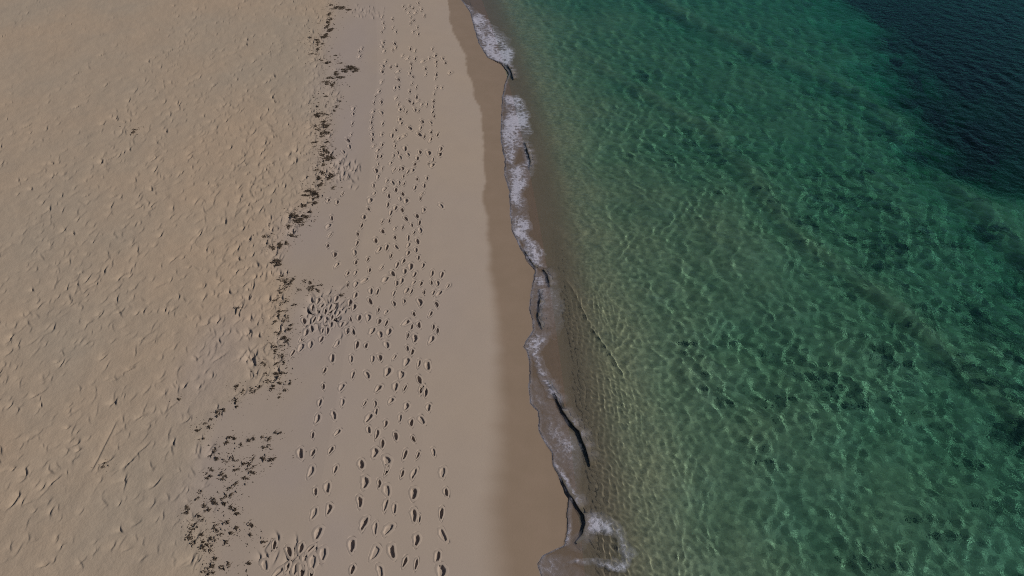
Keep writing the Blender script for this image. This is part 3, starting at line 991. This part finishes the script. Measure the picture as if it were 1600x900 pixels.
# the lip of the swash carries a thin broken line of bubbles
fy = np.concatenate([np.linspace(7.5, 30, 1100)[:-1], np.linspace(30, 66, 700)])
fe = np.interp(fy, ywat, EX[:, 5])
off = np.linspace(-.035, .16, 7)
wv = .012 * fbm(fy * 6, fy * 0 + 2.2, 3)
FX = fe[None] + off[:, None] * (.8 + .5 * np.abs(perlin(fy * 1.7, fy * 0 + 8)))[None] + wv[None]
FY = np.repeat(fy[None], 7, 0)
FZ = np.maximum(land_z(FX, FY), 0) + np.where(off < 0, .004, .018)[:, None] * np.array([.3, .8, 1, 1, 1, 1, .9])[:, None] + .003
i = np.arange(FX.size).reshape(FX.shape)
q = np.stack([i[:-1, :-1], i[1:, :-1], i[1:, 1:], i[:-1, 1:]], -1).reshape(-1, 4)
me = raw_mesh('foam_line', np.stack([FX, FY, FZ], -1).reshape(-1, 3), q)
attr(me, 'cover', np.clip((.62 + .55 * fbm(fy * .9, fy * 0 + 4, 3)), .25, .95)[None] * np.array([.5, 1, 1, .85, .6, .35, 0])[:, None])
link('foam_line', me, M_FOAM, category='foam', label='thin broken line of bubbles tracing the whole leading edge of the swash on the sand')


# ------------------------------------------------------------------ small breaking waves: a steep sandy face towards the beach
def breaker(pts, hgt, label):
    p = np.array(pts, float); lx, ly = unproj(p[:, 0], p[:, 1])
    seg = np.concatenate([[0], np.cumsum(np.hypot(np.diff(lx), np.diff(ly)))])
    n = max(10, int(seg[-1] / .03))
    t = np.linspace(0, seg[-1], n)
    x = np.interp(t, seg, lx); y = np.interp(t, seg, ly)
    tx, ty = np.gradient(x), np.gradient(y); L = np.hypot(tx, ty); tx /= L; ty /= L
    nx_, ny_ = -ty, tx                                     # towards the sea for a line listed from far to near
    rag = .03 * fbm(t * 3.1, t * 0 + lx[0], 3)
    taper = np.sqrt(np.clip(np.minimum(t, seg[-1] - t) / (seg[-1] * .35), 0, 1)) * np.clip(.8 + .9 * fbm(t * 2.6, t * 0 + 5 + lx[0], 3), .25, 1.3)
    m = [(.0, -.5), (-.035, -.2), (-.05, .25), (-.06, .62), (-.05, .92), (-.015, 1.0), (.04, .95), (.10, .72), (.17, .3)]
    V = []
    for a, h in m:
        X = x + nx_ * (a * (.35 + .65 * taper) + rag); Y = y + ny_ * (a * (.35 + .65 * taper) + rag)
        V.append(np.stack([X, Y, land_z(X, Y).clip(0) + .018 + h * hgt * taper], 1))
    V = np.stack(V, 0)
    c = V.reshape(-1, 3).mean(0); c[2] = V[..., 2].min()
    i = np.arange(len(m) * n).reshape(len(m), n)
    q = np.stack([i[:-1, :-1], i[1:, :-1], i[1:, 1:], i[:-1, 1:]], -1).reshape(-1, 4)
    root = link('breaking_wave', None, loc=tuple(c), category='wave', group='small waves breaking at the waterline', label=label)
    link('wave_face', raw_mesh('wave_face', V.reshape(-1, 3) - c, q), M_SURGE, parent=root).cycles.is_caustics_receiver = True
    rr = np.linspace(-.03, .42, 12); X = []
    for a in rr:
        Xc = x + nx_ * (a + rag); Yc = y + ny_ * (a + rag)
        zc = np.maximum(bilin(base_w, Xc, Yc), land_z(Xc, Yc).clip(0) + .018 + np.interp(a, [-.03, .0, .04, .10, .17], [.7, 1, .95, .72, .3]) * hgt * taper)
        X.append(np.stack([Xc, Yc, zc + .008], 1))
    X = np.stack(X, 0)
    i = np.arange(12 * n).reshape(12, n)
    q = np.stack([i[:-1, :-1], i[1:, :-1], i[1:, 1:], i[:-1, 1:]], -1).reshape(-1, 4)
    me = raw_mesh('foam_crest', X.reshape(-1, 3) - c, q)
    attr(me, 'cover', np.clip((.62 - 1.1 * rr[:, None]) * np.minimum(taper, 1)[None] + .6 * perlin(t * 3.5, t * 0 + 9)[None] * np.ones((12, 1)), 0, .85) * (1 - sstep(.25, .42, rr))[:, None])
    link('foam_crest', me, M_FOAM, parent=root)


for pts, hgt, lab in LIPS: breaker(pts, hgt, lab)

# ------------------------------------------------------------------ weed beds on the seabed, upper right
def bed(px, py, pw, ph, label):
    xa, ya = unproj(px - pw / 2, py, -2); xb, _ = unproj(px + pw / 2, py, -2)
    _, yt = unproj(px, py - ph / 2, -2); _, yu = unproj(px, py + ph / 2, -2)
    cx, cy = float(xa + xb) / 2, float(yt + yu) / 2
    hw, hh = abs(float(xb - xa)) / 2, abs(float(yt - yu)) / 2
    z0 = float(seabed_z(np.array([cx]), np.array([cy]))[0])
    root = link('seagrass_patch', None, loc=(cx, cy, z0), category='seagrass', group='dark weed patches under the deep water', label=label)
    nr, na = 7, 26
    V = [(0, 0, .35)]; F = []
    for r in range(1, nr + 1):
        for a in range(na):
            t = 2 * math.pi * a / na
            k = r / nr * (1 + .3 * float(perlin(np.array(math.cos(t) * 1.5 + cx), np.array(math.sin(t) * 1.5 + cy))) * 2)
            X, Y = k * hw * math.cos(t), k * hh * math.sin(t)
            V.append((X, Y, .35 * (1 - (r / nr) ** 2) + .12 * float(perlin(np.array(X * 2 + cx), np.array(Y * 2))) - (.3 if r == nr else 0)))
    for a in range(na):
        F.append((0, 1 + a, 1 + (a + 1) % na, 1 + (a + 1) % na))
        for r in range(nr - 1):
            b0 = 1 + r * na; b1 = b0 + na; a2 = (a + 1) % na
            F.append((b0 + a, b1 + a, b1 + a2, b0 + a2))
    me = bpy.data.meshes.new('mat'); me.from_pydata(V, [], [tuple(dict.fromkeys(f)) for f in F]); me.shade_smooth()
    link('root_mat', me, M_GRASS, parent=root).cycles.is_caustics_receiver = True
    n = 220
    t = rng.uniform(0, 2 * math.pi, n); r = np.sqrt(rng.uniform(0, 1, n))
    X = r * hw * 1.15 * np.cos(t); Y = r * hh * 1.15 * np.sin(t); Z = .33 * (1 - r ** 2)
    wv = .06; ln = rng.uniform(.3, .6, n); la = rng.uniform(0, 2 * math.pi, n)
    p0 = np.stack([X - wv, Y, Z], 1); p1 = np.stack([X + wv, Y, Z], 1)
    p2 = np.stack([X + ln * .6 * np.cos(la), Y + ln * .6 * np.sin(la), Z + ln * .5], 1)
    V = np.stack([p0, p1, p2], 1).reshape(-1, 3); F = np.arange(3 * n).reshape(-1, 3)
    link('blades', raw_mesh('blades', V, F, False), M_GRASS, parent=root, kind='stuff').cycles.is_caustics_receiver = True


bed(1336, 22, 34, 14, 'dark weed patch farthest up the edge of the deep water')
bed(1372, 48, 26, 18, 'small dark weed patch second from the top along the deep edge')
bed(1388, 92, 18, 26, 'narrow dark weed patch third from the top along the deep edge')
bed(1392, 116, 22, 8, 'flat sliver of dark weed right below the narrow one')
bed(1424, 138, 22, 16, 'dark weed patch where the deep edge turns right')
bed(1498, 138, 62, 34, 'largest blackish weed patch, inside the dark deep water')
bed(1517, 218, 30, 16, 'black weed patch near the lower part of the deep edge')
bed(1553, 246, 20, 14, 'lowest small weed patch by the right edge of the photo')
bed(1460, 190, 24, 14, 'faint weed patch on the deep edge between two darker ones')
